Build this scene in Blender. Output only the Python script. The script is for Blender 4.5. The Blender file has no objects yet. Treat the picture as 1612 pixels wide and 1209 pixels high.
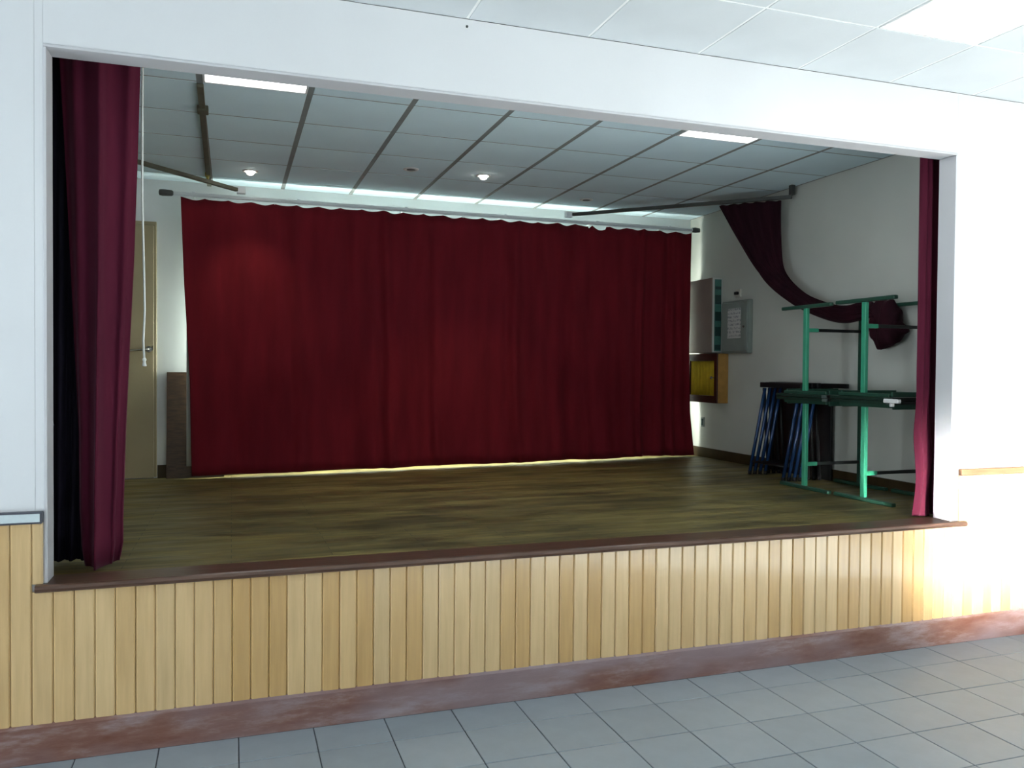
import bpy, bmesh, math, random
from mathutils import Matrix, Vector
random.seed(11)
C = bpy.context.scene.collection
S = bpy.context.scene
PI = math.pi

# ------------------------------------------------------------------ camera
cam_d = bpy.data.cameras.new('camera'); cam = bpy.data.objects.new('camera', cam_d); C.objects.link(cam)
cam_d.sensor_fit = 'HORIZONTAL'; cam_d.sensor_width = 36.0; cam_d.lens = 1288.75 / 1612 * 36.0
cam_d.clip_start = .05
CF = Vector((0.3241057, 0.94583028, -0.0189888)); CR = Vector((0.94602021, -0.32401632, 0.00769343)); CU = Vector((-0.001124, 0.02045728, 0.9997901))
m = Matrix.Identity(4)
for r in range(3):
    m[r][0] = CR[r]; m[r][1] = CU[r]; m[r][2] = -CF[r]
m[0][3], m[1][3], m[2][3] = 0.0, -3.5965, 1.55
cam.matrix_world = m
S.camera = cam

# ------------------------------------------------------------------ world, daylight, exposure
S.view_settings.view_transform = 'Standard'
S.view_settings.look = 'None'
S.view_settings.gamma = 1.0
S.view_settings.use_curve_mapping = False
S.view_settings.exposure = 0.0
W = bpy.data.worlds.new('sky'); S.world = W; W.use_nodes = True
wn = W.node_tree.nodes; wl = W.node_tree.links
bg = wn.get('Background')
sky = wn.new('ShaderNodeTexSky'); sky.sky_type = 'HOSEK_WILKIE'; sky.sun_direction = (.6, -.4, .7); sky.turbidity = 4
wl.new(sky.outputs[0], bg.inputs[0]); bg.inputs[1].default_value = .6

def area(name, loc, direction, sx, sy, power, col, spread=PI):
    d = bpy.data.lights.new(name, 'AREA'); d.shape = 'RECTANGLE'; d.size = sx; d.size_y = sy
    d.energy = power; d.color = col; d.spread = spread
    o = bpy.data.objects.new(name, d); C.objects.link(o); o.location = loc
    o.rotation_euler = Vector(direction).to_track_quat('-Z', 'Y').to_euler()
    return o
# daylight standing in the openings of the room's windows and glazed door
DAY = (.84, .94, 1.0)
sun_d = bpy.data.lights.new('sun', 'SUN'); sun_d.energy = 225; sun_d.angle = math.radians(.6); sun_d.color = (1.0, .95, .88)
sun = bpy.data.objects.new('sun', sun_d); C.objects.link(sun); sun.location = (12, 6, 9)
sun.rotation_euler = Vector((-.80, -.42, -.36)).to_track_quat('-Z', 'Y').to_euler()
area('daylight_glazed_door', (5.60, -1.75, 1.15), (-1, 0, 0), 2.1, 2.1, 14, (1.0, .98, .94))
for k, x in enumerate((-2.6, .4, 3.4)):
    area('daylight_rear_window', (x, -8.98, 1.55), (0, 1, 0), 2.2, 1.4, 10, DAY)
area('low_sunbeam_rear_window', (.62, -8.96, 1.42), (.405, .914, -.078), 1.45, .90, 44, (1.0, .96, .90), math.radians(5))  # narrow lamp added to brighten the right wall, front curtain and desk posts
for k, y in enumerate((-6.2, -1.9)):
    area('daylight_left_window', (-4.98, y, .95), (1, 0, 0), 2.0, 1.5, (20, 165)[k], DAY)
area('daylight_back_window', (2.0, 4.10, 1.60), (0, -1, 0), 3.6, .9, 600, (.95, 1.0, .92))

# ------------------------------------------------------------------ materials
def srgb(r, g, b):
    f = lambda c: (c / 255 / 12.92) if c / 255 <= .04045 else ((c / 255 + .055) / 1.055) ** 2.4
    return (f(r), f(g), f(b), 1)
class NT:
    def __init__(s, name):
        s.m = bpy.data.materials.new(name); s.m.use_nodes = True
        s.t = s.m.node_tree; s.n = s.t.nodes; s.b = s.n['Principled BSDF']
    def new(s, kind, **kw):
        nd = s.n.new(kind)
        for k, v in kw.items():
            if k in nd.inputs: nd.inputs[k].default_value = v
            else: setattr(nd, k, v)
        return nd
    def link(s, a, b): s.t.links.new(a, b)
    def coord(s, scale=(1, 1, 1), src='Object'):
        tc = s.new('ShaderNodeTexCoord'); mp = s.new('ShaderNodeMapping'); mp.inputs['Scale'].default_value = scale
        s.link(tc.outputs[src], mp.inputs['Vector']); return mp.outputs[0]
    def noise(s, vec, scale=5, detail=4, rough=.5):
        nd = s.new('ShaderNodeTexNoise'); nd.inputs['Scale'].default_value = scale; nd.inputs['Detail'].default_value = detail
        nd.inputs['Roughness'].default_value = rough; s.link(vec, nd.inputs['Vector']); return nd.outputs['Fac']
    def ramp(s, fac, stops):
        r = s.new('ShaderNodeValToRGB'); e = r.color_ramp.elements
        while len(e) < len(stops): e.new(.5)
        for el, (p, c) in zip(e, stops): el.position = p; el.color = c if len(c) == 4 else (*c, 1)
        s.link(fac, r.inputs[0]); return r.outputs[0]
    def mix(s, fac, a, b, kind='MIX'):
        x = s.new('ShaderNodeMix', data_type='RGBA', blend_type=kind)
        for sock, v in ((x.inputs[0], fac), (x.inputs[6], a), (x.inputs[7], b)):
            if hasattr(v, 'links'): s.link(v, sock)
            else: sock.default_value = v
        return x.outputs[2]
    def bump(s, h, strength=.2, dist=.01):
        b = s.new('ShaderNodeBump'); b.inputs['Strength'].default_value = strength; b.inputs['Distance'].default_value = dist
        s.link(h, b.inputs['Height']); s.link(b.outputs[0], s.b.inputs['Normal'])
    def base(s, v):
        if hasattr(v, 'links'): s.link(v, s.b.inputs['Base Color'])
        else: s.b.inputs['Base Color'].default_value = v
    def set(s, rough=.5, metal=0, spec=.5, sheen=0, sheen_tint=None):
        s.b.inputs['Roughness'].default_value = rough; s.b.inputs['Metallic'].default_value = metal
        s.b.inputs['Specular IOR Level'].default_value = spec; s.b.inputs['Sheen Weight'].default_value = sheen
        if sheen_tint: s.b.inputs['Sheen Tint'].default_value = sheen_tint
def paint(name, c, rough=.6, spec=.4, var=.06, scale=6, metal=0, bump=0, src='Object'):
    t = NT(name); v = t.coord(src=src); f = t.noise(v, scale, 3)
    lo = tuple(x * (1 - var) for x in c[:3]) + (1,); hi = tuple(min(1, x * (1 + var)) for x in c[:3]) + (1,)
    t.base(t.ramp(f, [(.3, lo), (.7, hi)])); t.set(rough, metal, spec)
    if bump: t.bump(t.noise(v, scale * 30, 2), bump, .002)
    return t.m
def emit(name, c, k):
    t = NT(name); t.base((.9, .9, .9, 1)); t.b.inputs['Emission Color'].default_value = c; t.b.inputs['Emission Strength'].default_value = k
    return t.m
M = {}
M['wall'] = paint('white_wall_paint', (.72, .73, .74), .45, .4, .02, 2, bump=.05)
M['jamb'] = paint('grey_white_jamb_paint', (.58, .58, .60), .4, .4, .03, 3)
M['stage_wall'] = paint('cream_stage_wall_paint', (.60, .61, .56), .6, .3, .05, 1.5, bump=.05)
M['back_wall'] = paint('pale_back_wall_paint', (.80, .83, .84), .6, .3, .04, 1.5)
M['hall_tile'] = paint('hall_ceiling_tile_board', (.58, .615, .635), .8, .2, .03, 3, bump=.15)
M['hall_grid'] = paint('white_ceiling_grid', (.82, .83, .82), .45, .4, .02)
M['stage_tile'] = paint('stage_ceiling_tile_board', (.72, .88, .96), .8, .2, .05, 1.2, bump=.15)
M['stage_grid'] = paint('dark_grey_ceiling_grid', (.24, .26, .26), .6, .3, .1, 8)
M['diffuser'] = emit('panel_light_diffuser', (1, 1, 1, 1), 4.5)
M['diffuser_hall'] = emit('hall_panel_light_diffuser', (1, 1, 1, 1), 4.0)
M['frame_white'] = paint('white_frame_metal', (.75, .76, .76), .4, .5, .02)
M['bulb'] = emit('spot_bulb_glow', (1, .93, .8, 1), 22)
M['bulb_off'] = paint('dark_spot_reflector', (.10, .10, .10), .35, .6, .1)
M['rail'] = paint('pale_aluminium_rail', srgb(228, 234, 238), .4, .5, .03, 8, 0)
M['dark_metal'] = paint('dark_grey_track_metal', srgb(72, 74, 72), .45, .5, .1, 8, .2)
M['conduit'] = paint('olive_brown_conduit', srgb(88, 87, 72), .5, .4, .15, 12)
M['tape'] = paint('yellow_tape', srgb(150, 140, 60), .5, .4, .1, 20)
M['door'] = paint('beige_door_paint', srgb(168, 155, 124), .45, .4, .05, 3)
M['steel'] = paint('brushed_steel', srgb(190, 190, 185), .25, .5, .05, 10, .9)
M['cord'] = paint('white_cord_fibre', srgb(225, 228, 222), .8, .2, .05, 60)
M['grout'] = paint('floor_grout', srgb(82, 88, 94), .8, .2, .1, 30)
M['brown_base'] = None
M['green'] = paint('green_enamel_steel', srgb(58, 152, 120), .3, .5, .08, 10)
M['green_dark'] = paint('dark_green_enamel_steel', srgb(36, 74, 60), .35, .5, .08, 10)  # darker copy of the green enamel, with shade put into the colour
M['green_top'] = paint('dark_green_laminate', srgb(24, 48, 40), .3, .5, .08, 6)
M['edge'] = paint('black_edge_band', srgb(22, 26, 26), .4, .5, .1, 20)
M['blue_tube'] = paint('dark_blue_enamel_tube', srgb(28, 60, 104), .16, .8, .1, 12, .2)
M['bright'] = paint('bright_plated_metal', srgb(225, 225, 225), .25, .8, .03, 10)  # white highlight of the clamp put into its base colour
M['black'] = paint('matt_black_paint', srgb(14, 14, 17), .5, .4, .15, 8)
M['grey_box'] = paint('grey_green_enamel_box', srgb(138, 148, 142), .4, .5, .05, 6)
M['white_box'] = paint('off_white_enamel_box', srgb(200, 204, 200), .4, .5, .03, 6)
M['pink_face'] = paint('pinkish_grey_enamel', srgb(150, 136, 128), .4, .5, .05, 6)
M['teal'] = paint('teal_glass_strip', srgb(82, 128, 120), .2, .6, .1, 15)
M['teal_dark'] = paint('dark_teal_switch', srgb(30, 62, 60), .35, .5, .1, 15)
M['red_wood'] = paint('dark_red_brown_wood', srgb(64, 24, 14), .4, .5, .2, 20)
M['tan_wood'] = paint('honey_varnished_wood', srgb(176, 132, 66), .35, .5, .15, 15)
M['yellow_cloth'] = paint('yellow_cloth', srgb(196, 166, 44), .8, .2, .1, 20)
M['plastic'] = paint('ivory_plastic', srgb(205, 202, 190), .4, .5, .03, 8)
M['rail_inset'] = paint('pale_blue_grey_strip', srgb(200, 212, 214), .3, .5, .05, 30)
M['rail_dark'] = paint('dark_slate_frame', srgb(72, 74, 84), .4, .5, .1, 20)
M['stage_skirt'] = paint('dark_brown_stage_skirting', srgb(58, 44, 22), .5, .4, .2, 12)
M['window_frame'] = paint('white_window_frame', (.8, .8, .8), .4, .5, .02)

def velvet(name, c1, c2, sheen, tint):
    t = NT(name); v = t.coord((3, 3, .5)); f = t.noise(v, 3, 4)
    t.base(t.ramp(f, [(.3, c1), (.7, c2)])); t.set(.85, 0, .15, sheen, tint); t.b.inputs['Sheen Roughness'].default_value = .4
    t.bump(t.noise(t.coord((160, 160, 40)), 4, 2), .15, .002); return t.m
M['velvet'] = velvet('burgundy_velvet', (.135, .008, .0145, 1), (.19, .0108, .019, 1), .10, (1, .35, .4, 1))
M['velvet_front'] = velvet('plum_burgundy_velvet', (.072, .008, .022, 1), (.10, .0105, .029, 1), .15, (1, .5, .7, 1))
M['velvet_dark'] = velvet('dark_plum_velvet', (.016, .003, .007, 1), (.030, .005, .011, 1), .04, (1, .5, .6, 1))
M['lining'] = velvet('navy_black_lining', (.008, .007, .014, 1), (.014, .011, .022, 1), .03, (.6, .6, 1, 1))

M['pale_lining'] = paint('pale_curtain_lining', srgb(200, 204, 200), .9, .1, .03, 4)
def wood_board():
    t = NT('varnished_pine_board'); oi = t.new('ShaderNodeObjectInfo')
    v = t.coord((14, 14, .9)); ad = t.new('ShaderNodeVectorMath', operation='ADD'); t.link(v, ad.inputs[0])
    mu = t.new('ShaderNodeMath', operation='MULTIPLY'); t.link(oi.outputs['Random'], mu.inputs[0]); mu.inputs[1].default_value = 37.
    t.link(mu.outputs[0], ad.inputs[1]); g = t.noise(ad.outputs[0], 3, 5, .6)
    a = t.ramp(oi.outputs['Random'], [(0, srgb(212, 182, 134)), (.35, srgb(220, 188, 138)), (.6, srgb(206, 170, 114)), (.85, srgb(200, 162, 104)), (1, srgb(214, 182, 132))])
    gr = t.ramp(g, [(.25, (.80, .78, .74)), (.75, (1, 1, 1))])
    t.base(t.mix(1., a, gr, 'MULTIPLY')); t.set(.30, 0, .5); t.b.inputs['Coat Weight'].default_value = .6; t.b.inputs['Coat Roughness'].default_value = .12
    return t.m
M['board'] = wood_board()
def skirting():
    t = NT('scuffed_brown_skirting'); v = t.coord((1.3, 1.3, 6)); n1 = t.noise(v, 1.8, 7, .7); n2 = t.ramp(t.noise(t.coord((.8, 1, 2)), 1.7, 3), [(.42, (0, 0, 0)), (.6, (1, 1, 1))])
    a = t.ramp(n1, [(.32, srgb(104, 60, 44)), (.5, srgb(124, 88, 76)), (.68, srgb(158, 142, 142))])
    t.base(t.mix(n2, a, t.mix(.6, a, srgb(140, 128, 134))))
    t.set(.35, 0, .5); t.bump(t.noise(t.coord((4, 4, 30)), 6, 4), .15, .004); return t.m
M['brown_base'] = skirting()
def sill_wood():
    t = NT('dark_brown_sill_wood'); f = t.noise(t.coord((1.5, 20, 20)), 3, 5)
    t.base(t.ramp(f, [(.3, srgb(70, 48, 36)), (.7, srgb(100, 74, 60))])); t.set(.3, 0, .5); return t.m
M['sill'] = sill_wood()
def chair_rail():
    t = NT('brown_chair_rail_wood'); f = t.noise(t.coord((2, 20, 20)), 3, 5)
    t.base(t.ramp(f, [(.3, srgb(104, 70, 46)), (.7, srgb(128, 92, 66))])); t.set(.4, 0, .4); return t.m
M['chair_rail'] = chair_rail()
def floor_tile():
    t = NT('blue_grey_floor_tile'); oi = t.new('ShaderNodeObjectInfo'); f = t.noise(t.coord((1, 1, 1)), 9, 5, .6)
    a = t.ramp(oi.outputs['Random'], [(0, (.265, .315, .35)), (1, (.315, .365, .40))])
    t.base(t.mix(1., a, t.ramp(f, [(.3, (.9, .9, .9)), (.7, (1, 1, 1))]), 'MULTIPLY')); t.set(.32, 0, .5); return t.m
M['tile'] = floor_tile()
def stage_boards():
    t = NT('worn_dark_stage_parquet'); v = t.coord()
    br = t.new('ShaderNodeTexBrick'); t.link(v, br.inputs['Vector'])
    br.inputs['Color1'].default_value = (.225, .185, .068, 1); br.inputs['Color2'].default_value = (.14, .112, .042, 1); br.inputs['Mortar'].default_value = (.02, .014, .008, 1)
    br.inputs['Scale'].default_value = 1; br.inputs['Mortar Size'].default_value = .0015; br.inputs['Brick Width'].default_value = .9; br.inputs['Row Height'].default_value = .07
    br.inputs['Bias'].default_value = -.1
    wear = t.ramp(t.noise(t.coord((.7, 2.2, 1)), 2.2, 6, .62), [(.38, (.45, .44, .42)), (.6, (1.15, 1.12, 1.05))])
    streak = t.ramp(t.noise(t.coord((1.2, 16, 1)), 3, 4, .6), [(.35, (.75, .75, .72)), (.65, (1.2, 1.18, 1.1))])
    t.base(t.mix(1., t.mix(1., br.outputs['Color'], wear, 'MULTIPLY'), streak, 'MULTIPLY')); t.set(.32, 0, .45)
    rr = t.ramp(t.noise(t.coord((.8, 3, 1)), 3, 4), [(.3, (.36, .36, .36)), (.7, (.6, .6, .6))]); t.link(rr, t.b.inputs['Roughness'])
    return t.m
M['stage_floor'] = stage_boards()
def dark_panel():
    t = NT('dark_brown_veneer'); f = t.noise(t.coord((6, 6, 30)), 2, 5)
    t.base(t.ramp(f, [(.3, srgb(56, 42, 32)), (.7, srgb(86, 66, 50))])); t.set(.4, 0, .4); return t.m
M['veneer'] = dark_panel()
def paper():
    t = NT('printed_paper_sheet'); tc = t.new('ShaderNodeTexCoord'); sp = t.new('ShaderNodeSeparateXYZ'); t.link(tc.outputs['Object'], sp.inputs[0])
    w = t.new('ShaderNodeMath', operation='FRACT'); mu = t.new('ShaderNodeMath', operation='MULTIPLY'); mu.inputs[1].default_value = 28
    t.link(sp.outputs['Z'], mu.inputs[0]); t.link(mu.outputs[0], w.inputs[0])
    n = t.noise(t.coord((1, 40, 28)), 1.5, 2)
    a = t.ramp(w.outputs[0], [(.40, (0, 0, 0)), (.5, (1, 1, 1))]); b = t.ramp(n, [(.48, (0, 0, 0)), (.54, (1, 1, 1))])
    t.base(t.mix(t.mix(1., a, b, 'MULTIPLY'), srgb(206, 206, 204), srgb(150, 152, 156))); t.set(.8, 0, .2); return t.m
M['paper'] = paper()

# ------------------------------------------------------------------ mesh helpers
class MB:
    def __init__(s): s.bm = bmesh.new()
    def box(s, x0, x1, y0, y1, z0, z1, bev=0, seg=1):
        r = bmesh.ops.create_cube(s.bm, size=1)['verts']
        for v in r:
            v.co = Vector(((x0 + x1) / 2 + v.co.x * (x1 - x0), (y0 + y1) / 2 + v.co.y * (y1 - y0), (z0 + z1) / 2 + v.co.z * (z1 - z0)))
        if bev:
            ed = list({e for v in r for e in v.link_edges})
            bmesh.ops.bevel(s.bm, geom=ed, offset=bev, segments=seg, affect='EDGES', profile=.5)
        return s
    def prism(s, pts, axis, a, b):
        # pts: 2-D outline; axis the extrusion axis
        def mk(p, t):
            return {'x': (t, p[0], p[1]), 'y': (p[0], t, p[1]), 'z': (p[0], p[1], t)}[axis]
        v0 = [s.bm.verts.new(mk(p, a)) for p in pts]; v1 = [s.bm.verts.new(mk(p, b)) for p in pts]
        n = len(pts)
        s.bm.faces.new(v0); s.bm.faces.new(v1[::-1])
        for i in range(n): s.bm.faces.new((v0[i], v1[i], v1[(i + 1) % n], v0[(i + 1) % n]))
        bmesh.ops.recalc_face_normals(s.bm, faces=s.bm.faces[:]); return s
    def tube(s, path, r, n=10, cap=True):
        path = [Vector(p) for p in path]; rings = []
        up = None
        for i, p in enumerate(path):
            d = (path[min(i + 1, len(path) - 1)] - path[max(i - 1, 0)]).normalized()
            if up is None: up = Vector((0, 0, 1)) if abs(d.z) < .9 else Vector((1, 0, 0))
            a = d.cross(up).normalized(); up = a.cross(d).normalized()
            rr = r[i] if isinstance(r, (list, tuple)) else r
            rings.append([s.bm.verts.new(p + (a * math.cos(2 * PI * k / n) + up * math.sin(2 * PI * k / n)) * rr) for k in range(n)])
        for A, B in zip(rings, rings[1:]):
            for k in range(n): s.bm.faces.new((A[k], A[(k + 1) % n], B[(k + 1) % n], B[k]))
        if cap:
            s.bm.faces.new(rings[0][::-1]); s.bm.faces.new(rings[-1])
        bmesh.ops.recalc_face_normals(s.bm, faces=s.bm.faces[:]); return s
    def bar(s, a, b, w, h, bev=.002):
        # rectangular bar from a to b, w across the horizontal, h the other way
        a, b = Vector(a), Vector(b); d = (b - a); L = d.length; q = d.to_track_quat('X', 'Z').to_matrix().to_4x4()
        q.translation = (a + b) / 2
        r = bmesh.ops.create_cube(s.bm, size=1)['verts']
        for v in r: v.co = Vector((v.co.x * L, v.co.y * w, v.co.z * h))
        ed = list({e for v in r for e in v.link_edges})
        if bev:
            res = bmesh.ops.bevel(s.bm, geom=ed, offset=bev, segments=1, affect='EDGES')
            vs = {v for f in res['faces'] for v in f.verts}
        else: vs = set(r)
        for v in vs: v.co = q @ v.co
        return s
    def lathe(s, prof, centre, n=24, axis='z'):
        rings = []
        for r, z in prof:
            ring = []
            for k in range(n):
                a = 2 * PI * k / n; p = Vector((r * math.cos(a), r * math.sin(a), z))
                if axis == 'x': p = Vector((p.z, p.x, p.y))
                if axis == 'y': p = Vector((p.x, p.z, p.y))
                ring.append(s.bm.verts.new(p + Vector(centre)))
            rings.append(ring)
        for A, B in zip(rings, rings[1:]):
            for k in range(n): s.bm.faces.new((A[k], A[(k + 1) % n], B[(k + 1) % n], B[k]))
        s.bm.faces.new(rings[0]); s.bm.faces.new(rings[-1])
        bmesh.ops.recalc_face_normals(s.bm, faces=s.bm.faces[:]); return s
    def grid(s, rows):
        vs = [[s.bm.verts.new(p) for p in r] for r in rows]
        for A, B in zip(vs, vs[1:]):
            for k in range(len(A) - 1): s.bm.faces.new((A[k], A[k + 1], B[k + 1], B[k]))
        return s
    def build(s, name, mat, parent=None, smooth=False, solid=0, loc=None):
        me = bpy.data.meshes.new(name)
        off = Vector(parent['_o']) if parent is not None and '_o' in parent else Vector((0, 0, 0))
        if loc is not None: off = Vector(loc)
        for v in s.bm.verts: v.co -= off
        s.bm.to_mesh(me); s.bm.free(); me.materials.append(mat)
        if smooth:
            for p in me.polygons: p.use_smooth = True
        o = bpy.data.objects.new(name, me); C.objects.link(o)
        if loc is not None: o.location = loc
        if parent is not None:
            o.parent = parent; o['_o'] = tuple(off)
        if solid:
            md = o.modifiers.new('thickness', 'SOLIDIFY'); md.thickness = solid; md.offset = 0
        return o
def tag(o, label, cat, group=None):
    o['label'] = label; o['category'] = cat
    if group: o['group'] = group
    return o
def thing(name, loc, label, cat, group=None):
    o = bpy.data.objects.new(name, None); C.objects.link(o); o.location = loc; o['_o'] = loc; o.empty_display_size = .05
    return tag(o, label, cat, group)
def struct(name, mb, mat, label=None, **kw):
    o = mb.build(name, mat, **kw); o['kind'] = 'structure'
    if label: o['label'] = label
    return o
def sroot(name, label=None):
    o = bpy.data.objects.new(name, None); C.objects.link(o); o['kind'] = 'structure'
    if label: o['label'] = label
    return o
def copy_tree(o, parent=None):
    c = o.copy(); C.objects.link(c); c.parent = parent
    for ch in list(o.children): copy_tree(ch, c)
    return c

# ------------------------------------------------------------------ the room's measures
XL, XR = -.69, 3.89            # stage opening
ZO, ZS = 2.79, .698            # top of opening, top of sill
ZC, ZSC = 3.125, 3.135         # hall and stage ceilings
YB = 4.03                      # stage back wall
XWR, XWL = 4.60, -1.97         # stage side walls
HX0, HX1, HY = -5.0, 5.6, -9.0 # hall walls
def zf(x, y):                  # slightly uneven stage floor
    t = max(0, min(1, (y - .1) / 3.9)); back = .655 + .0135 * (x - 4.56)
    return .675 * (1 - t) + back * t

# --- hall floor: grout bed and tiles
fl = struct('floor', MB().box(HX0, HX1, HY, .0, -.12, -.004), M['grout'], 'blue-grey tiled hall floor')
T, FX, FY = .3051, 1.8599, -.2507
TILEMESH = {}
def tile_mesh(w, d):
    k = (round(w, 3), round(d, 3))
    if k not in TILEMESH:
        b = MB().box(-w / 2, w / 2, -d / 2, d / 2, -.006, 0, .0015)
        me = bpy.data.meshes.new('floor_tile'); b.bm.to_mesh(me); b.bm.free(); me.materials.append(M['tile']); TILEMESH[k] = me
    return TILEMESH[k]
rest = MB()
for r in range(0, 29):
    y1 = -.021 if r == 0 else FY - (r - 1) * T
    y0 = FY - r * T
    for c in range(-23, 13):
        x0, x1 = FX + c * T, FX + (c + 1) * T
        if x0 < HX0 or x1 > HX1: continue
        g = .005
        if r < 9 and c >= -10 and c <= 12:
            o = bpy.data.objects.new('floor_tile', tile_mesh(x1 - x0 - g, y1 - y0 - g)); C.objects.link(o)
            o.location = ((x0 + x1) / 2, (y0 + y1) / 2, random.uniform(-.0006, .0006)); o.parent = fl
        else:
            rest.box(x0 + g / 2, x1 - g / 2, y0 + g / 2, y1 - g / 2, -.006, 0)
o = rest.build('floor_tiles_beyond', M['tile'], parent=fl); o['kind'] = 'stuff'

# --- front wall with the stage opening
wf = sroot('wall_front', 'white hall wall framing the stage opening')
MB().box(HX0, -.7205, 0, .10, 0, ZC).build('wall_panel', M['wall'], wf)
MB().box(-.7195, XL, 0, .10, 0, ZC).build('wall_panel', M['wall'], wf)
MB().box(XL + .0008, XR - .0008, 0, .10, ZO, ZC).build('wall_panel', M['wall'], wf)
MB().box(XR, HX1, 0, .10, 0, ZC).build('wall_panel', M['wall'], wf)
MB().box(XL, XR, .012, .10, 0, .668).build('wall_panel', M['wall'], wf)
MB().lathe([(.006, 0), (.006, -.003), (.003, -.004)], (1.004, -.0005, 3.092), 10, 'y').build('screw', M['dark_metal'], wf)
# lining boards of the opening
for n, b in (('trim_1', MB().box(XL, XL + .012, -.004, .115, ZS, ZO - .013, .002)),
             ('trim_2', MB().box(XR - .012, XR, -.004, .115, ZS, ZO - .013, .002)),
             ('trim_3', MB().box(XL, XR, -.004, .115, ZO - .012, ZO, .002))):
    struct(n, b, M['jamb'], 'pale grey lining of the stage opening')
# sill along the stage edge
nose = [(.13, .668), (.13, .698), (-.030, .698), (-.038, .694), (-.042, .683), (-.038, .672), (-.030, .668)]
struct('trim_4', MB().prism(nose, 'x', -.716, 3.971), M['sill'], 'dark brown rounded sill along the stage edge')
# wainscot boards
def board_mesh(z0, z1, w, yf=-.016):
    c = .0055; pts = [(-w / 2, 0), (-w / 2, yf + c), (-w / 2 + c, yf), (w / 2 - c, yf), (w / 2, yf + c), (w / 2, 0)]
    b = MB().prism(pts, 'z', z0, z1); me = bpy.data.meshes.new('board'); b.bm.to_mesh(me); b.bm.free(); me.materials.append(M['board']); return me
P = .0735; X0 = -.731
low, tallL, tallR = board_mesh(.150, .668, P - .0012), board_mesh(.150, .938, P - .0012), board_mesh(.150, .958, P - .0012)
def put_board(me, x):
    o = bpy.data.objects.new('board', me); C.objects.link(o); o.location = (x, random.uniform(-.0008, .0008), 0); o.parent = wf
for k in range(-10, 79):
    a = X0 + k * P
    put_board(tallL if k < 0 else (tallR if k >= 64 else low), a + P / 2)
for (a, b, z1, me) in ((X0, XL - .002, .938, 0), (3.936, X0 + 64 * P, .958, 0)):
    put_board(board_mesh(.699, z1, b - a - .001), (a + b) / 2)
# hall skirting and chair rails
sk = [(0, 0), (-.022, 0), (-.022, .140), (-.016, .152), (-.010, .155), (0, .155)]
struct('baseboard_front', MB().prism(sk, 'x', HX0, HX1), M['brown_base'], 'scuffed brown skirting board under the pine wainscot')
r1 = struct('trim_5', MB().box(HX0, -.6915, -.030, 0, .936, .983, .003), M['rail_dark'], 'slate-edged pale chair rail on the left wall')
MB().box(HX0, -.699, -.033, -.0295, .944, .976, .001).build('inset_strip', M['rail_inset'], r1)  # pale reflection on the glossy rail, modelled as a raised strip
struct('trim_6', MB().box(3.936, HX1, -.030, 0, .957, .995, .004), M['chair_rail'], 'brown wooden chair rail on the right wall')

# --- hall ceiling: grid, tiles, panel lights
def ceiling(name, label, xs, ys, z, gapx, gapy, tile, grid, x_rng, y_rng, skip=(), thick=.012):
    c = struct(name, MB().box(x_rng[0], x_rng[1], y_rng[0], y_rng[1], z + thick, z + .10), M[grid], label)
    cache = {}
    for i in range(len(xs) - 1):
        for j in range(len(ys) - 1):
            if (i, j) in skip: continue
            w, d = xs[i + 1] - xs[i] - gapx, ys[j + 1] - ys[j] - gapy
            k = (round(w, 3), round(d, 3))
            if k not in cache:
                b = MB().box(-w / 2, w / 2, -d / 2, d / 2, 0, thick + .001, min(.002, thick * .3)); me = bpy.data.meshes.new('ceiling_tile'); b.bm.to_mesh(me); b.bm.free()
                me.materials.append(M[tile]); cache[k] = me
            o = bpy.data.objects.new('ceiling_tile', cache[k]); C.objects.link(o); o.parent = c
            o.location = ((xs[i] + xs[i + 1]) / 2, (ys[j] + ys[j + 1]) / 2, z + random.uniform(0, .0004))
    return c
hx = [-5.0] + [1.005 + .597 * k for k in range(-10, 8)] + [5.6]
hy = [-9.0] + [-.552 - .6 * k for k in range(13, -1, -1)] + [0.0]
def hcell(x, y):
    i = max(a for a in range(len(hx) - 1) if hx[a] <= x); j = max(a for a in range(len(hy) - 1) if hy[a] <= y); return i, j
hall_lights = [(3.0, -.8), (3.0, -3.9), (3.0, -6.9), (-.6, -3.9), (-.6, -6.9)]
hskip = {hcell(*q) for q in hall_lights}
ceiling('ceiling', 'white suspended tile ceiling of the hall', hx, hy, ZC, .014, .014, 'hall_tile', 'hall_grid', (HX0 - .14, HX1 + .14), (HY - .14, 0), hskip, .003)
def panel_light(x0, x1, y0, y1, z, mat, label, group=None):
    t = thing('ceiling_light', ((x0 + x1) / 2, (y0 + y1) / 2, z), label, 'light', group)
    f = MB()
    for a in ((x0, x1, y0, y0 + .012), (x0, x1, y1 - .012, y1), (x0, x0 + .012, y0 + .012, y1 - .012), (x1 - .012, x1, y0 + .012, y1 - .012)):
        f.box(a[0], a[1], a[2], a[3], z - .004, z + .012)
    f.build('frame', M['frame_white'], t)
    MB().box(x0 + .0125, x1 - .0125, y0 + .0125, y1 - .0125, z - .001, z + .008).build('diffuser', mat, t)
    return t
for n, q in enumerate(hall_lights):
    i, j = hcell(*q)
    lab = ['bright square panel light in the hall ceiling above the right wall', 'square panel light in the hall ceiling, second from the stage', 'square panel light in the hall ceiling, farthest right from the stage',
           'square panel light over the left of the hall, nearer the stage', 'square panel light over the left of the hall, far end'][n]
    panel_light(hx[i] + .008, hx[i + 1] - .008, hy[j] + .008, hy[j + 1] - .008, ZC, M['diffuser_hall'], lab, 'hall ceiling panel lights')

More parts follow.
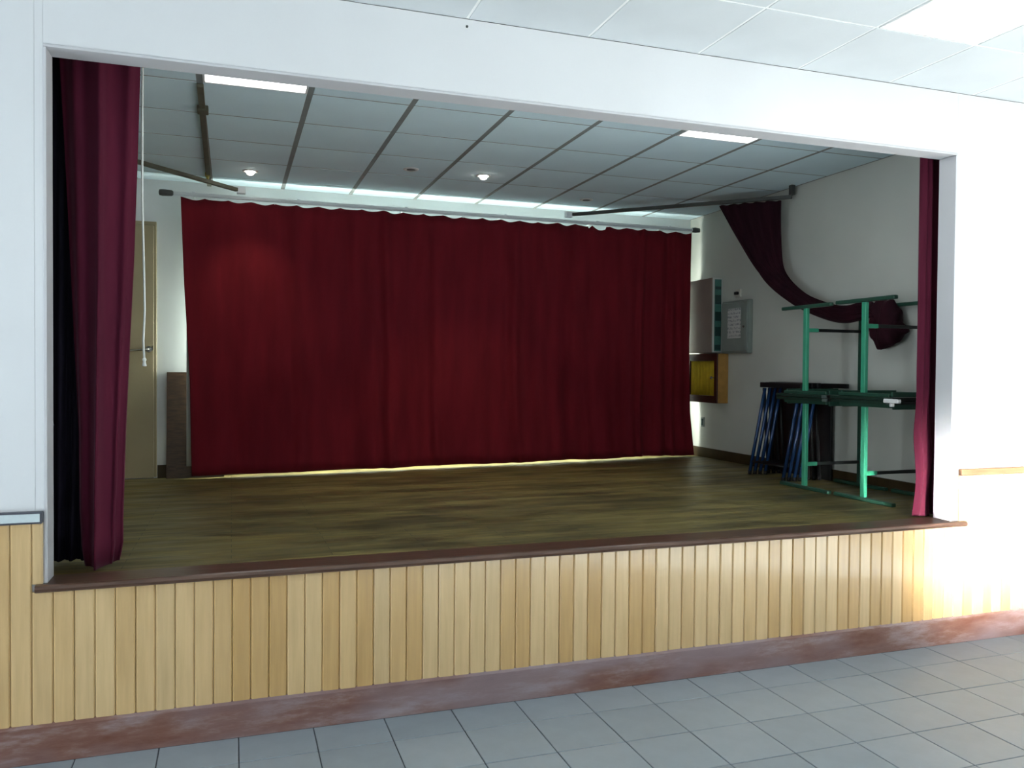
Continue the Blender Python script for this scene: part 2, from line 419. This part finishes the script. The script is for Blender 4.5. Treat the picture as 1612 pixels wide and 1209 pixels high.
# --- stage shell
sx = [XWL] + [-.17 + .6 * k for k in range(-2, 8)] + [XWR]
sy = [.12, .72, 1.32, 1.92, 2.52, 3.12, 3.72, YB]
iA = sx.index(-.17); iB = iA + 5
ceiling('ceiling_stage', 'grey suspended tile ceiling over the stage', sx, sy, ZSC, .034, .016, 'stage_tile', 'stage_grid', (XWL - .1, XWR + .1), (.0, YB + .14), {(iA, 1), (iB, 1)}, .0015)
panel_light(sx[iA] + .018, sx[iA + 1] - .018, .726, 1.314, ZSC, M['diffuser'], 'bright panel light above the stage near the left front curtain', 'stage ceiling panel lights')
panel_light(sx[iB] + .018, sx[iB + 1] - .018, .726, 1.314, ZSC, M['diffuser'], 'bright panel light above the stage towards the right wall', 'stage ceiling panel lights')

nx, ny = 24, 16
struct('stage_floor', MB().grid([[(XWL + (XWR - XWL) * i / nx, .10 + (YB - .10) * j / ny, zf(XWL + (XWR - XWL) * i / nx, .10 + (YB - .10) * j / ny)) for i in range(nx + 1)] for j in range(ny + 1)]),
       M['stage_floor'], 'worn dark brown wooden stage floor', smooth=True)
def wall_hole(axis, u0, u1, z0, z1, holes, t0, t1):
    b = MB(); us = u0
    def add(a, c, za, zb):
        if axis == 'x': b.box(a, c, t0, t1, za, zb)
        else: b.box(t0, t1, a, c, za, zb)
    for (h0, h1, hz0, hz1) in sorted(holes):
        add(us, h0, z0, z1); add(h0, h1, z0, hz0); add(h0, h1, hz1, z1); us = h1
    add(us, u1, z0, z1); return b
def window_frame(name, axis, h, t, label):
    a, c, z0, z1 = h; f = MB(); w = .05
    def bx(p, q, za, zb):
        if axis == 'x': f.box(p, q, t - .025, t + .025, za, zb, .004)
        else: f.box(t - .025, t + .025, p, q, za, zb, .004)
    bx(a, a + w, z0, z1); bx(c - w, c, z0, z1); bx(a + w, c - w, z0, z0 + w); bx(a + w, c - w, z1 - w, z1); mid = (a + c) / 2; bx(mid - w / 2, mid + w / 2, z0 + w, z1 - w)
    return struct(name, f, M['window_frame'], label)
bh = (.15, 3.9, 1.1, 2.1)
struct('wall_back', wall_hole('x', XWL, XWR, .5, ZSC + .1, [bh], YB, YB + .15), M['back_wall'], 'pale back wall of the stage')
window_frame('window_1', 'x', bh, YB + .10, 'window in the stage back wall behind the red curtain')
struct('wall_right', MB().box(XWR, XWR + .12, .10, YB + .15, .5, ZSC + .1), M['stage_wall'], 'cream right wall of the stage')
struct('wall_left', MB().box(XWL - .12, XWL, .10, YB + .15, .5, ZSC + .1), M['stage_wall'], 'cream left wall of the stage')
b = MB().prism([(XWR - .018, .60), (XWR, .60), (XWR, .755), (XWR - .018, .755)], 'y', .115, YB)
struct('baseboard_right', b, M['stage_skirt'], 'dark brown skirting along the right stage wall')
b = MB()
b.prism([(YB, .5), (YB - .016, .5), (YB - .016, .697), (YB, .697)], 'x', -.60, XWR - .019)
struct('baseboard_back', b, M['stage_skirt'], 'dark brown skirting along the stage back wall')

struct('wall_yard', MB().box(-4, 9, 5.6, 5.8, -.12, 5.5), M['wall'], 'plain yard wall outside the stage back window')  # added out of view to block the sun behind the back window
struct('ground', MB().box(HX1 + .16, 16, -12, 5.5, -.30, -.10), paint('pale_paving', (.14, .135, .125), .8, .2, .1, 3), 'sunlit paving outside the glazed door')  # unseen reflector surface, added to bounce sunlight in through the door
# --- hall shell behind the camera
rh = [(-3.7, -1.5, .85, 2.25), (-.7, 1.5, .85, 2.25), (2.3, 4.5, .85, 2.25)]
struct('wall_hall_rear', wall_hole('x', HX0, HX1, 0, ZC + .1, rh, HY - .15, HY), M['wall'], 'white rear wall of the hall')
lh = [(-7.2, -5.2, .2, 2.25), (-2.9, -.9, .2, 2.25)]
struct('wall_hall_left', wall_hole('y', HY, 0, 0, ZC + .1, lh, HX0 - .15, HX0), M['wall'], 'white left wall of the hall')
dh = (-2.8, -.7, .10, 2.2)
struct('wall_hall_right', wall_hole('y', HY, 0, 0, ZC + .1, [dh], HX1, HX1 + .15), M['wall'], 'white right wall of the hall')
n = 2
for h in rh: window_frame('window_%d' % n, 'x', h, HY - .10, 'white framed window in the rear hall wall'); n += 1
for h in lh: window_frame('window_%d' % n, 'y', h, HX0 - .10, 'white framed window in the left hall wall'); n += 1
window_frame('door_2', 'y', dh, HX1 + .10, 'white framed glazed double door in the right hall wall')

# ------------------------------------------------------------------ door at the back of the stage
d1 = struct('door_1', MB().box(-1.46, -.628, YB - .032, YB - .001, .592, 2.74, .003), M['door'], 'beige door in the stage back wall')
fr = MB().box(-.627, -.605, YB - .026, YB - .001, .598, 2.76, .003).box(-1.48, -.605, YB - .026, YB - .001, 2.742, 2.775, .003).box(-1.50, -1.462, YB - .026, YB - .001, .598, 2.76, .003)
fr.build('door_frame', M['door'], d1)
h = MB().lathe([(.026, 0), (.026, -.008)], (-.665, YB - .0325, 1.69), 16, 'y').build('handle_rose', M['steel'], d1)
hd = MB().tube([(-.665, YB - .036, 1.69), (-.665, YB - .075, 1.69), (-.68, YB - .082, 1.688), (-.81, YB - .082, 1.676)], .009, 8).build('door_handle', M['steel'], d1, smooth=True)
MB().box(-.642, -.634, YB - .034, YB - .0325, 1.68, 1.72).build('latch', M['black'], d1)

# ------------------------------------------------------------------ curtains
def curtain(name, label, cat, mat, left, right, z_top, z_bot, y_of, disp, nu, nz, origin, solid=.006, extra=None, group=None):
    """left/right(t): x edge at fraction t down; disp(u,t): depth offset"""
    rows = []
    for j in range(nz + 1):
        t = j / nz; row = []
        for i in range(nu + 1):
            u = i / nu; xl, xr = left(t), right(t)
            zt, zb = z_top(u), z_bot(u)
            dx, dy = disp(u, t)
            row.append((xl + (xr - xl) * u + dx, y_of(u, t) + dy, zt + (zb - zt) * t))
        rows.append(row)
    th = thing(name, origin, label, cat, group)
    MB().grid(rows).build('curtain_cloth', mat, th, smooth=True, solid=solid)
    return th
def lerp(tab, t):
    for (a, va), (b, vb) in zip(tab, tab[1:]):
        if t <= b: return va + (vb - va) * (t - a) / (b - a)
    return tab[-1][1]
def sm(x): x = max(0, min(1, x)); return x * x * (3 - 2 * x)

# wide backdrop
rb = random.Random(5)
folds = []; x = 0.0
while x < 1.02:
    wdt = rb.uniform(.020, .052) * (1.15 - .55 * x); folds.append((x, wdt, rb.uniform(.35, 1.0), rb.uniform(-.008, .008), rb.uniform(.0, 1.0))); x += wdt
NF = len(folds)
def back_disp(u, t):
    uu = u + .004 * math.sin(5 * t + 9 * u) * t
    d = 0
    for (c, w, a, drift, ph) in folds:
        q = (uu - (c + drift * t)) / w
        if -1 < q < 1:
            k = (.5 + .5 * math.cos(PI * q)) ** (1.0 + ph)
            d += -.052 * a * k * (.45 + .55 * sm(t * 2.2 + ph - .3)) 
    d += .012 * math.sin(14 * u + 2 * t) + .006 * math.sin(41 * u - 3 * t)
    return (0, d)
HK = 26
def back_top(u):
    f = (u * HK) % 1.0; sag = .010 + .010 * math.sin(7 * u * HK / 3.3) ** 2
    if u > .76 and u < .80: sag += .03
    return 2.952 - sag * math.sin(PI * f)
bc = curtain('stage_curtain', 'wide dark red velvet curtain hanging across the back of the stage', 'curtain', M['velvet'],
             lambda t: lerp([(0, -.40), (.3, -.375), (.65, -.33), (1, -.315)], t), lambda t: lerp([(0, 4.455), (.5, 4.43), (.8, 4.44), (1, 4.49)], t),
             back_top, lambda u: .627 + .052 * u + .004 * math.sin(30 * u), lambda u, t: 3.775, back_disp, 620, 26, (2.0, 3.76, .64))
MB().grid([[(-.36 + 4.77 * i / 120, 3.835 + .01 * math.sin(i * .8), 2.93 + (.70 - 2.93) * j / 6) for i in range(121)] for j in range(7)]).build('lining', M['pale_lining'], bc, smooth=True, solid=.004)
# rail with hooks
rt = thing('curtain_rail', (2.0, 3.77, 2.98), 'long pale metal curtain rail above the back curtain', 'curtain rail')
MB().box(-.46, 4.47, 3.755, 3.785, 2.968, 2.996, .004).build('rail', M['rail'], rt)
MB().box(-.46, 4.47, 3.767, 3.773, 2.962, 2.968).build('slot', M['rail'], rt)
MB().lathe([(.010, -.57), (.024, -.565), (.028, -.54), (.024, -.47), (.014, -.455)], (0, 3.77, 2.982), 14, 'x').build('end_cap', M['dark_metal'], rt, smooth=True)
MB().lathe([(.012, 4.46), (.024, 4.465), (.028, 4.50), (.022, 4.545)], (0, 3.77, 2.982), 14, 'x').build('end_cap', M['dark_metal'], rt, smooth=True)
for k in range(HK + 1):
    xx = -.40 + (4.455 + .40) * k / HK
    xx = min(max(xx, -.39), 4.44)
    MB().tube([(xx, 3.77, 2.962), (xx, 3.77, 2.950), (xx + .006, 3.77, 2.944)], .003, 6).build('hook', M['rail'], rt)
for xx in (-.30, .55, 1.5, 2.45, 3.4, 4.2):
    MB().box(xx - .012, xx + .012, 3.748, 3.792, 2.9965, 3.006, .002).box(xx - .010, xx + .010, 3.79, YB - .001, 2.9965, 3.004).build('bracket', M['rail'], rt)
# diagonal wing tracks
def diag_track(label, a, b, cap_at, mat):
    t = thing('wing_track', a, label, 'curtain track', 'diagonal wing tracks')
    MB().bar(a, b, .032, .030).build('track', M[mat], t)
    dv = (Vector(b) - Vector(a)); L = dv.length
    MB().box(cap_at[0] - .035, cap_at[0] + .035, cap_at[1] - .03, cap_at[1] + .03, cap_at[2] - .028, cap_at[2] + .024, .004).build('joint_block', M['rail'], t)
    e = Vector(b)
    MB().box(e.x - .02, e.x + .02, e.y - .02, e.y + .02, e.z + .0155, ZSC, .003).build('hanger', M['dark_metal'], t)
    return t
diag_track('dark diagonal wing track near the ceiling at the left of the stage', (.04, 3.70, 3.035), (-1.30, 2.27, 3.035), (.075, 3.72, 3.036), 'conduit')
diag_track('dark diagonal wing track near the ceiling at the right of the stage', (3.10, 3.70, 3.035), (4.53, 2.28, 3.035), (3.07, 3.715, 3.036), 'dark_metal')

# front curtain, left: velvet bundle with a dark lining behind it
def left_disp(u, t):
    a = .5 + .5 * t
    d = .030 * math.sin(u * 9.5 + .4) * a + .016 * math.sin(u * 19 + 1.2 + .8 * t) + .002 * math.sin(u * 43 + 3 * t)
    roll = -.055 * math.sin(PI * u)
    creases = .010 * math.sin(34 * t + 6 * u) * sm((t - .84) / .1)
    return (.008 * math.sin(u * 17 + 2 * t), d + roll + creases)
def lt_bot(u): return .690 - .008 * math.sin(PI * u) ** .6 + .006 * u
lc = curtain('stage_curtain', 'gathered plum velvet curtain hanging at the left of the stage opening', 'curtain', M['velvet_front'],
             lambda t: lerp([(0, -.705), (.2, -.685), (.45, -.662), (.76, -.632), (.9, -.628), (.97, -.622), (1, -.605)], t),
             lambda t: lerp([(0, -.366), (.25, -.382), (.45, -.398), (.76, -.436), (.9, -.448), (.97, -.452), (1, -.468)], t),
             lambda u: 3.05, lt_bot, lambda u, t: .335, left_disp, 110, 60, (-.55, .33, .68), .008)
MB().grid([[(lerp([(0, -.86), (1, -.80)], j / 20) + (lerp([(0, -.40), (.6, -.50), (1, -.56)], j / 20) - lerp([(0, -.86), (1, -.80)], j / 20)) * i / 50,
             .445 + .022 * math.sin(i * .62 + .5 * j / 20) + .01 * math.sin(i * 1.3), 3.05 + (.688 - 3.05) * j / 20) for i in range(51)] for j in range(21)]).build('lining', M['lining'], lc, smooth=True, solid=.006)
# front curtain, right: two folds with a deep gap
def right_disp(u, t):
    g = math.exp(-((u - .57) / .13) ** 2)
    d = .085 * g - .030 * math.sin(PI * min(1, u / .5)) * (u < .5) - .03 * math.sin(PI * max(0, min(1, (u - .62) / .38))) 
    cr = sm((t - .62) / .2)
    d += .008 * math.sin(u * 40 + 2 * t) + .012 * cr * math.sin(26 * t + 5 * u)
    return (.012 * cr * math.sin(15 * t + 2 * u) * u, d)
rc = curtain('stage_curtain', 'narrow plum velvet curtain bunched at the right of the stage opening', 'curtain', M['velvet_front'],
             lambda t: lerp([(0, 3.872), (.5, 3.878), (.9, 3.872), (1, 3.868)], t), lambda t: lerp([(0, 4.06), (.6, 4.075), (.85, 4.10), (1, 4.13)], t),
             lambda u: 3.05, lambda u: .684, lambda u, t: .245, right_disp, 90, 60, (3.98, .25, .68), .008)
ft = thing('front_curtain_track', (1.6, .36, 3.07), 'white curtain track fixed behind the head of the stage opening', 'curtain track')
MB().box(-1.2, 4.5, .345, .375, 3.056, 3.084, .003).build('track', M['rail'], ft)
for k in range(7):
    xx = -.9 + k * .85
    MB().box(xx - .01, xx + .01, .35, .37, 3.085, ZSC).build('hanger', M['rail'], ft)

# tied-up wing curtain slung to the right wall
TL = [(4.11, 2.741, 3.012), (4.2, 2.594, 2.71), (4.28, 2.378, 2.384), (4.34, 2.069, 2.154), (4.40, 1.752, 1.985), (4.42, 1.525, 1.925), (4.44, 1.314, 1.94), (4.45, 1.219, 1.942)]
TR = [(4.47, 2.343, 3.010), (4.47, 2.336, 2.714), (4.49, 2.30, 2.385), (4.49, 2.033, 2.162), (4.49, 1.728, 2.068), (4.49, 1.516, 2.043), (4.49, 1.371, 2.072), (4.49, 1.287, 2.066)]
def cat(P, s):
    n = len(P) - 1; i = min(int(s * n), n - 1); f = s * n - i
    p0, p1, p2, p3 = (Vector(P[max(i - 1, 0)]), Vector(P[i]), Vector(P[i + 1]), Vector(P[min(i + 2, n)]))
    return .5 * ((2 * p1) + (p2 - p0) * f + (2 * p0 - 5 * p1 + 4 * p2 - p3) * f * f + (3 * p1 - p0 - 3 * p2 + p3) * f ** 3)
tc = thing('stage_curtain', (4.45, 2.3, 3.0), 'dark wing curtain gathered up and slung across the right stage wall', 'curtain')
b = MB(); rings = []
NS, NC = 60, 64
for j in range(NS + 1):
    s = j / NS; l, r = cat(TL, s), cat(TR, s); c = (l + r) / 2; wv = (r - l); a = wv.length / 2
    tan = (cat(TL, min(1, s + .01)) + cat(TR, min(1, s + .01)) - cat(TL, max(0, s - .01)) - cat(TR, max(0, s - .01))).normalized()
    nrm = wv.normalized().cross(tan).normalized(); th = .020 + .026 * sm(s * 2)
    ring = []
    for k in range(NC):
        an = 2 * PI * k / NC
        rip = 1 + .30 * math.sin(an * 9 + 2.0 * s) * math.sin(an) ** 2 + .08 * math.sin(an * 17 + 5 * s)
        fold = .020 * (1 - .45 * s) * math.sin(16.5 * math.cos(an) + 1.5 * math.sin(3 * s) + .6) * abs(math.sin(an)) ** .5 + .008 * math.sin(31 * math.cos(an) + 4 * s) * abs(math.sin(an)) ** .5
        p = c + wv.normalized() * (a * math.cos(an)) + nrm * (th * math.sin(an) + fold)
        p.x = min(p.x, 4.588); ring.append(b.bm.verts.new(p))
    rings.append(ring)
for A, B in zip(rings, rings[1:]):
    for k in range(NC): b.bm.faces.new((A[k], A[(k + 1) % NC], B[(k + 1) % NC], B[k]))
b.bm.faces.new(rings[0][::-1]); b.bm.faces.new(rings[-1])
bmesh.ops.recalc_face_normals(b.bm, faces=b.bm.faces[:])
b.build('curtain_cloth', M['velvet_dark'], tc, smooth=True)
# the bunched end hanging over its hook
outl = [(1.30, 2.045), (1.20, 2.080), (1.10, 2.062), (1.055, 1.99), (1.02, 1.91), (.975, 1.83), (1.04, 1.765), (1.13, 1.725), (1.24, 1.712), (1.285, 1.80), (1.30, 1.93)]
cy_, cz_ = 1.16, 1.90
b = MB(); rings = []
NA = 66
def outp(a):
    f = a * len(outl); i = int(f) % len(outl); t = f - int(f); p, q = outl[i], outl[(i + 1) % len(outl)]; t = sm(t) * .4 + t * .6
    return p[0] + (q[0] - p[0]) * t, p[1] + (q[1] - p[1]) * t
for lev in range(13):
    ph = PI * lev / 12; sc = max(.02, math.sin(ph) ** .55); xo = 4.505 - .062 * math.cos(ph)
    ring = []
    for k in range(NA):
        y, z = outp(k / NA); rp = 1 + .05 * math.sin(k * .75 + lev * .8) * (1 if lev not in (0, 12) else 0)
        yy = cy_ + (y - cy_) * sc * rp; zz = cz_ + (z - cz_) * sc * rp
        ring.append(b.bm.verts.new((min(xo + .016 * math.sin(yy * 55 + 9 * zz), 4.592), yy, zz)))
    rings.append(ring)
for A, B in zip(rings, rings[1:]):
    for k in range(NA): b.bm.faces.new((A[k], A[(k + 1) % NA], B[(k + 1) % NA], B[k]))
b.bm.faces.new(rings[0]); b.bm.faces.new(rings[-1]); bmesh.ops.recalc_face_normals(b.bm, faces=b.bm.faces[:])
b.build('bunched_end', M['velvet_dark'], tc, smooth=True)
hk = thing('wall_hook', (4.6000, 1.18, 2.0), 'small metal wall hook holding up the slung dark curtain', 'hook')
MB().lathe([(.022, 0), (.022, -.006)], (4.5995, 1.18, 2.0), 12, 'x').build('plate', M['steel'], hk)
MB().tube([(4.5930, 1.18, 2.0), (4.5400, 1.18, 1.985), (4.5300, 1.18, 2.01)], .006, 8).build('hook_arm', M['steel'], hk)

# pull cord with knot
pc = thing('pull_cord', (-.372, .41, 1.54), 'thin white pull cord with a knotted end beside the left curtain', 'cord')
MB().tube([(-.376, .41, 3.06), (-.377, .41, 2.7), (-.378, .41, 2.3), (-.371, .41, 1.98), (-.368, .41, 1.80), (-.374, .41, 1.66), (-.370, .41, 1.575)], .0048, 8).build('cord', M['cord'], pc, smooth=True)
MB().lathe([(.003, .012), (.008, .006), (.009, .0), (.006, -.006), (.008, -.018), (.010, -.026), (.007, -.028)], (-.370, .41, 1.575), 10).build('knot', M['cord'], pc, smooth=True)

# ------------------------------------------------------------------ ceiling conduit and spots
ct = thing('ceiling_conduit', (-.175, 2.5, 3.12), 'olive brown conduit running back along the stage ceiling', 'conduit')
MB().bar((-.168, 1.34, 3.122), (-.185, 4.02, 3.122), .036, .022).build('conduit', M['conduit'], ct)
MB().box(-.20, -.135, 1.74, 1.83, 3.098, 3.134, .004).build('junction_box', M['conduit'], ct)
MB().tube([(-.186, 3.60, 3.112), (-.186, 3.60, 3.06)], .012, 8).build('tape_tail', M['tape'], ct)
MB().box(-.206, -.166, 3.57, 3.63, 3.108, 3.134).build('tape_band', M['tape'], ct)
def spot(x, y, lit, label, power=14):
    t = thing('recessed_spotlight', (x, y, ZSC), label, 'spotlight', 'recessed spotlights in the stage ceiling')
    MB().lathe([(.036, .004), (.036, -.003), (.044, -.008), (.060, -.006), (.062, .0), (.062, .003)], (x, y, ZSC - .001), 28).build('ring', M['frame_white'], t, smooth=True)
    if lit:
        MB().lathe([(.034, .0), (.034, -.004), (.026, -.022), (.012, -.030)], (x, y, ZSC - .004), 20).build('bulb', M['bulb'], t, smooth=True)
        d = bpy.data.lights.new('spot_lamp', 'SPOT'); d.energy = power; d.color = (1, .82, .58); d.spot_size = math.radians(84); d.spot_blend = .7; d.shadow_soft_size = .03
        lo = bpy.data.objects.new('spot_lamp', d); C.objects.link(lo); lo.location = (0, 0, -.045); lo.parent = t
    else:
        MB().lathe([(.034, .0), (.034, -.006), (.02, -.008)], (x, y, ZSC - .004), 20).build('bulb', M['bulb_off'], t, smooth=True)
spot(.142, 3.404, True, 'lit recessed spotlight above the left end of the red back curtain')
spot(1.957, 2.879, True, 'lit recessed spotlight near the middle of the stage ceiling', 40)
spot(1.353, 2.878, False, 'unlit recessed spotlight between the two lit ones')
spot(3.138, 3.457, False, 'unlit recessed spotlight near the right end of the back curtain')

# ------------------------------------------------------------------ leaning veneer panel
lp = thing('leaning_panel', (-.3, 3.93, .593), 'dark brown wooden panel leaning on the back wall beside the red curtain', 'panel')
b = MB(); b.prism([(3.895, .594), (3.917, .594), (4.005, 1.495), (3.983, 1.495)], 'x', -.520, -.06); b.build('board', M['veneer'], lp)
b = MB(); b.prism([(3.8945, .594), (3.9175, .594), (4.0055, 1.4955), (3.9825, 1.4955)], 'x', -.5235, -.5205); b.build('edge_band', M['sill'], lp)

# ------------------------------------------------------------------ school desks
def make_desk():
    # local: x along the length, feet along y, z=0 at the floor, height .685
    r = thing('school_desk', (0, 0, 0), '', 'desk', 'green metal desks stacked against the right stage wall')
    o = MB().prism([(-.27 + a, -.285 + c) for a, c in ((.03, 0), (.565, 0), (.595, .03), (.595, .54), (.565, .57), (.03, .57), (0, .54), (0, .03))], 'z', .664, .6845); o.build('tabletop', M['green_top'], r)
    for s in (-1, 1):
        MB().box(-.25, .285, s * .288 - .003, s * .288 + .003, .666, .683).build('edge_band', M['edge'], r)
    for x, mt in ((-.205, 'green'), (.305, 'green_dark')):
        MB().box(x - .015, x + .015, -.020, .020, .026, .640, .004).build('leg', M[mt], r)
        MB().box(x - .019, x + .019, -.272, .272, 0.0, .026, .005).build('foot', M['green_dark'], r)
        MB().box(x - .013, x + .013, -.235, .235, .640, .664, .003).build('top_bearer', M['green_dark'], r)
    MB().box(-.190, -.10, -.012, .012, .173, .202, .003).build('stretcher_socket', M['green'], r)
    MB().box(-.0995, .290, -.010, .010, .176, .199, .003).build('stretcher', M['edge'], r)
    MB().box(-.19, .29, -.24, -.225, .630, .662, .002).build('frame_rail', M['green_dark'], r)
    MB().box(-.19, .29, .225, .24, .630, .662, .002).build('frame_rail', M['green_dark'], r)
    return r
dk = make_desk()
def place(o, x, y, z, flip, label):
    o.location = (x, y, z); o.rotation_euler = (PI, 0, 0) if flip else (0, 0, 0); o['label'] = label
XD = 4.255
YA, YC = 1.465, .862
za, zb2 = zf(4.05, YA) + .001, zf(4.05, YC) + .001
place(dk, XD, YA, za, False, 'upright green metal desk standing nearest the blue-legged trestles')
d2 = copy_tree(dk); place(d2, XD, YC, zb2, False, 'upright green metal desk standing nearest the right front curtain')
d3 = copy_tree(dk); place(d3, XD + .0, YA + .005, za + .685 * 2 + .003, True, 'upside-down green metal desk stacked on top, nearest the blue-legged trestles')
d4 = copy_tree(dk); place(d4, XD + .0, YC + .01, zb2 + .685 * 2 + .003, True, 'upside-down green metal desk stacked on top, nearest the right front curtain')
bl = thing('metal_clamp', (3.97, .54, 1.33), 'shiny metal clamp gripping the edge of the stacked desk tops', 'clamp')
MB().box(3.955, 3.984, .475, .60, 1.348, 1.374, .004).build('clamp_bar', M['bright'], bl)
MB().box(3.958, 3.984, .53, .55, 1.325, 1.3475, .003).build('clamp_tail', M['bright'], bl)

# ------------------------------------------------------------------ trestles
def make_trestle():
    r = thing('folding_trestle', (0, 0, 0), '', 'trestle', 'blue-legged folding trestles nested by the right wall')
    H = .785
    MB().box(-.017, .017, -.27, .27, H - .045, H, .004).build('beam', M['black'], r)
    for e in (-1, 1):
        for sx_, dx in ((-1, .145), (1, .055)):
            yb = e * .225 + (.012 if sx_ > 0 else -.012)
            MB().tube([(sx_ * .004, yb, H - .05), (sx_ * (.004 + dx * .5), yb, (H - .05) / 2), (sx_ * (.004 + dx), yb, .016)], .0145, 10).build('leg', M['blue_tube' if sx_ < 0 else 'black'], r, smooth=True)
            MB().tube([(sx_ * (.004 + dx * .985), yb, .030), (sx_ * (.004 + dx), yb, 0.0)], .0160, 10).build('foot_cap', M['black'], r, smooth=True)
    for sx_, dx in ((-1, .145), (1, .055)):
        yo = .012 if sx_ > 0 else -.012
        xx = sx_ * (.004 + dx * .86)
        MB().tube([(xx, -.225 + yo, .11), (xx, .225 + yo, .11)], .008, 8).build('stretcher', M['black'], r, smooth=True)
    return r
tr0 = make_trestle()
pos = ['frontmost, nearest the open stage', 'second from the open stage', 'third from the open stage', 'rearmost, nearest the wall']
for k in range(4):
    t = tr0 if k == 0 else copy_tree(tr0)
    x = 4.335 + .038 * k; y = 2.13 - .02 * k
    t.location = (x, y, zf(x, y) + .001 + .0005 * k); t['label'] = 'blue-legged folding trestle with a black beam, ' + pos[k]
bp = thing('black_board', (4.53, 1.98, .66), 'tall black board standing on edge behind the blue-legged trestles', 'board')
MB().box(4.545, 4.563, 1.775, 2.56, .668, 1.412, .002).build('board', M['black'], bp)
MB().box(4.541, 4.567, 1.60, 2.58, 1.4125, 1.448, .003).build('top_rail', M['black'], bp)

# ------------------------------------------------------------------ right wall fittings
eb = thing('electrical_box', (4.6000, 3.1280, 1.71), 'grey metal electrical box with a notice on its door', 'electrical box')
MB().box(4.5520, 4.5990, 2.9080, 3.3480, 1.71, 2.215, .008, 2).build('case', M['grey_box'], eb)
dr = MB().box(4.5400, 4.5510, 2.9230, 3.3360, 1.725, 2.20, .006, 2).build('door', M['grey_box'], eb)
MB().lathe([(.010, 0), (.010, -.008), (.005, -.010)], (4.5395, 2.9630, 1.96), 12, 'x').build('lock', M['steel'], dr)
MB().box(4.5375, 4.5390, 3.0130, 3.2280, 1.855, 2.14).build('notice', M['paper'], eb)
bk = thing('switch_cabinet', (4.6000, 3.5400, 1.72), 'tall white wall cabinet with a teal side strip above the wooden cabinet', 'cabinet')
MB().box(4.4860, 4.5990, 3.4100, 3.8400, 1.722, 2.46, .006, 2).build('case', M['white_box'], bk)
MB().box(4.4760, 4.4855, 3.4100, 3.8400, 1.722, 2.46, .003).build('front_panel', M['pink_face'], bk)
MB().box(4.5060, 4.5800, 3.4050, 3.4098, 1.735, 2.445).build('side_strip', M['teal'], bk)
for z, hh in ((1.775, .05), (1.93, .09), (2.08, .09), (2.245, .09), (2.36, .03)):
    MB().box(4.5100, 4.5760, 3.4010, 3.4048, z - hh / 2, z + hh / 2, .001).build('switch_block', M['teal_dark'], bk)
wc = thing('wall_cabinet', (4.6000, 3.5200, 1.225), 'small wooden wall cabinet with a yellow pleated front and a key', 'cabinet')
MB().box(4.4850, 4.5990, 3.2980, 3.3160, 1.225, 1.712, .002).build('side_panel', M['tan_wood'], wc)
MB().box(4.4850, 4.5990, 3.8220, 3.8400, 1.225, 1.712, .002).build('side_panel', M['tan_wood'], wc)
MB().box(4.4850, 4.5990, 3.3165, 3.8215, 1.225, 1.243, .001).build('bottom_panel', M['red_wood'], wc)
MB().box(4.4850, 4.5990, 3.3165, 3.8215, 1.694, 1.712, .001).build('top_panel', M['red_wood'], wc)
cd = MB().box(4.4680, 4.4845, 3.2980, 3.3460, 1.225, 1.712, .002).box(4.4680, 4.4845, 3.7920, 3.8400, 1.225, 1.712, .002).box(4.4680, 4.4845, 3.3460, 3.7920, 1.225, 1.295, .002).box(4.4680, 4.4845, 3.3460, 3.7920, 1.640, 1.712, .002).build('door_frame', M['red_wood'], wc)
MB().grid([[(4.4890 + .008 * math.sin(i * .62), 3.3470 + .444 * i / 80, 1.296 + .343 * j / 2) for i in range(81)] for j in range(3)]).build('pleated_front', M['yellow_cloth'], wc, smooth=True, solid=.002)
ky = MB().lathe([(.008, 0), (.008, -.006), (.004, -.008)], (4.4675, 3.3260, 1.475), 12, 'x').build('lock', M['steel'], wc)
MB().tube([(4.4620, 3.3260, 1.475), (4.4350, 3.3260, 1.475)], .004, 8).lathe([(.012, -.002), (.014, 0), (.012, .002)], (4.4260, 3.3260, 1.475), 12, 'y').build('key', M['steel'], wc)
so = thing('wall_socket', (4.6000, 3.1380, 2.29), 'small pale wall socket with a black plug above the grey box', 'socket')
MB().box(4.5850, 4.5990, 3.0930, 3.1830, 2.25, 2.325, .004, 2).build('plate', M['plastic'], so)
MB().box(4.5550, 4.5845, 3.1130, 3.1580, 2.272, 2.300, .004).build('plug', M['black'], so)
s2 = thing('wall_switch', (4.6000, 3.7300, 1.01), 'small dark wall switch low in the corner by the back curtain', 'switch')
MB().box(4.5880, 4.5990, 3.7100, 3.7650, .965, 1.065, .003).build('plate', M['grey_box'], s2)
MB().box(4.5810, 4.5875, 3.7220, 3.7520, .980, 1.050, .002).build('rocker', M['teal_dark'], s2)

for o in list(S.objects):
    if '_o' in o: del o['_o']
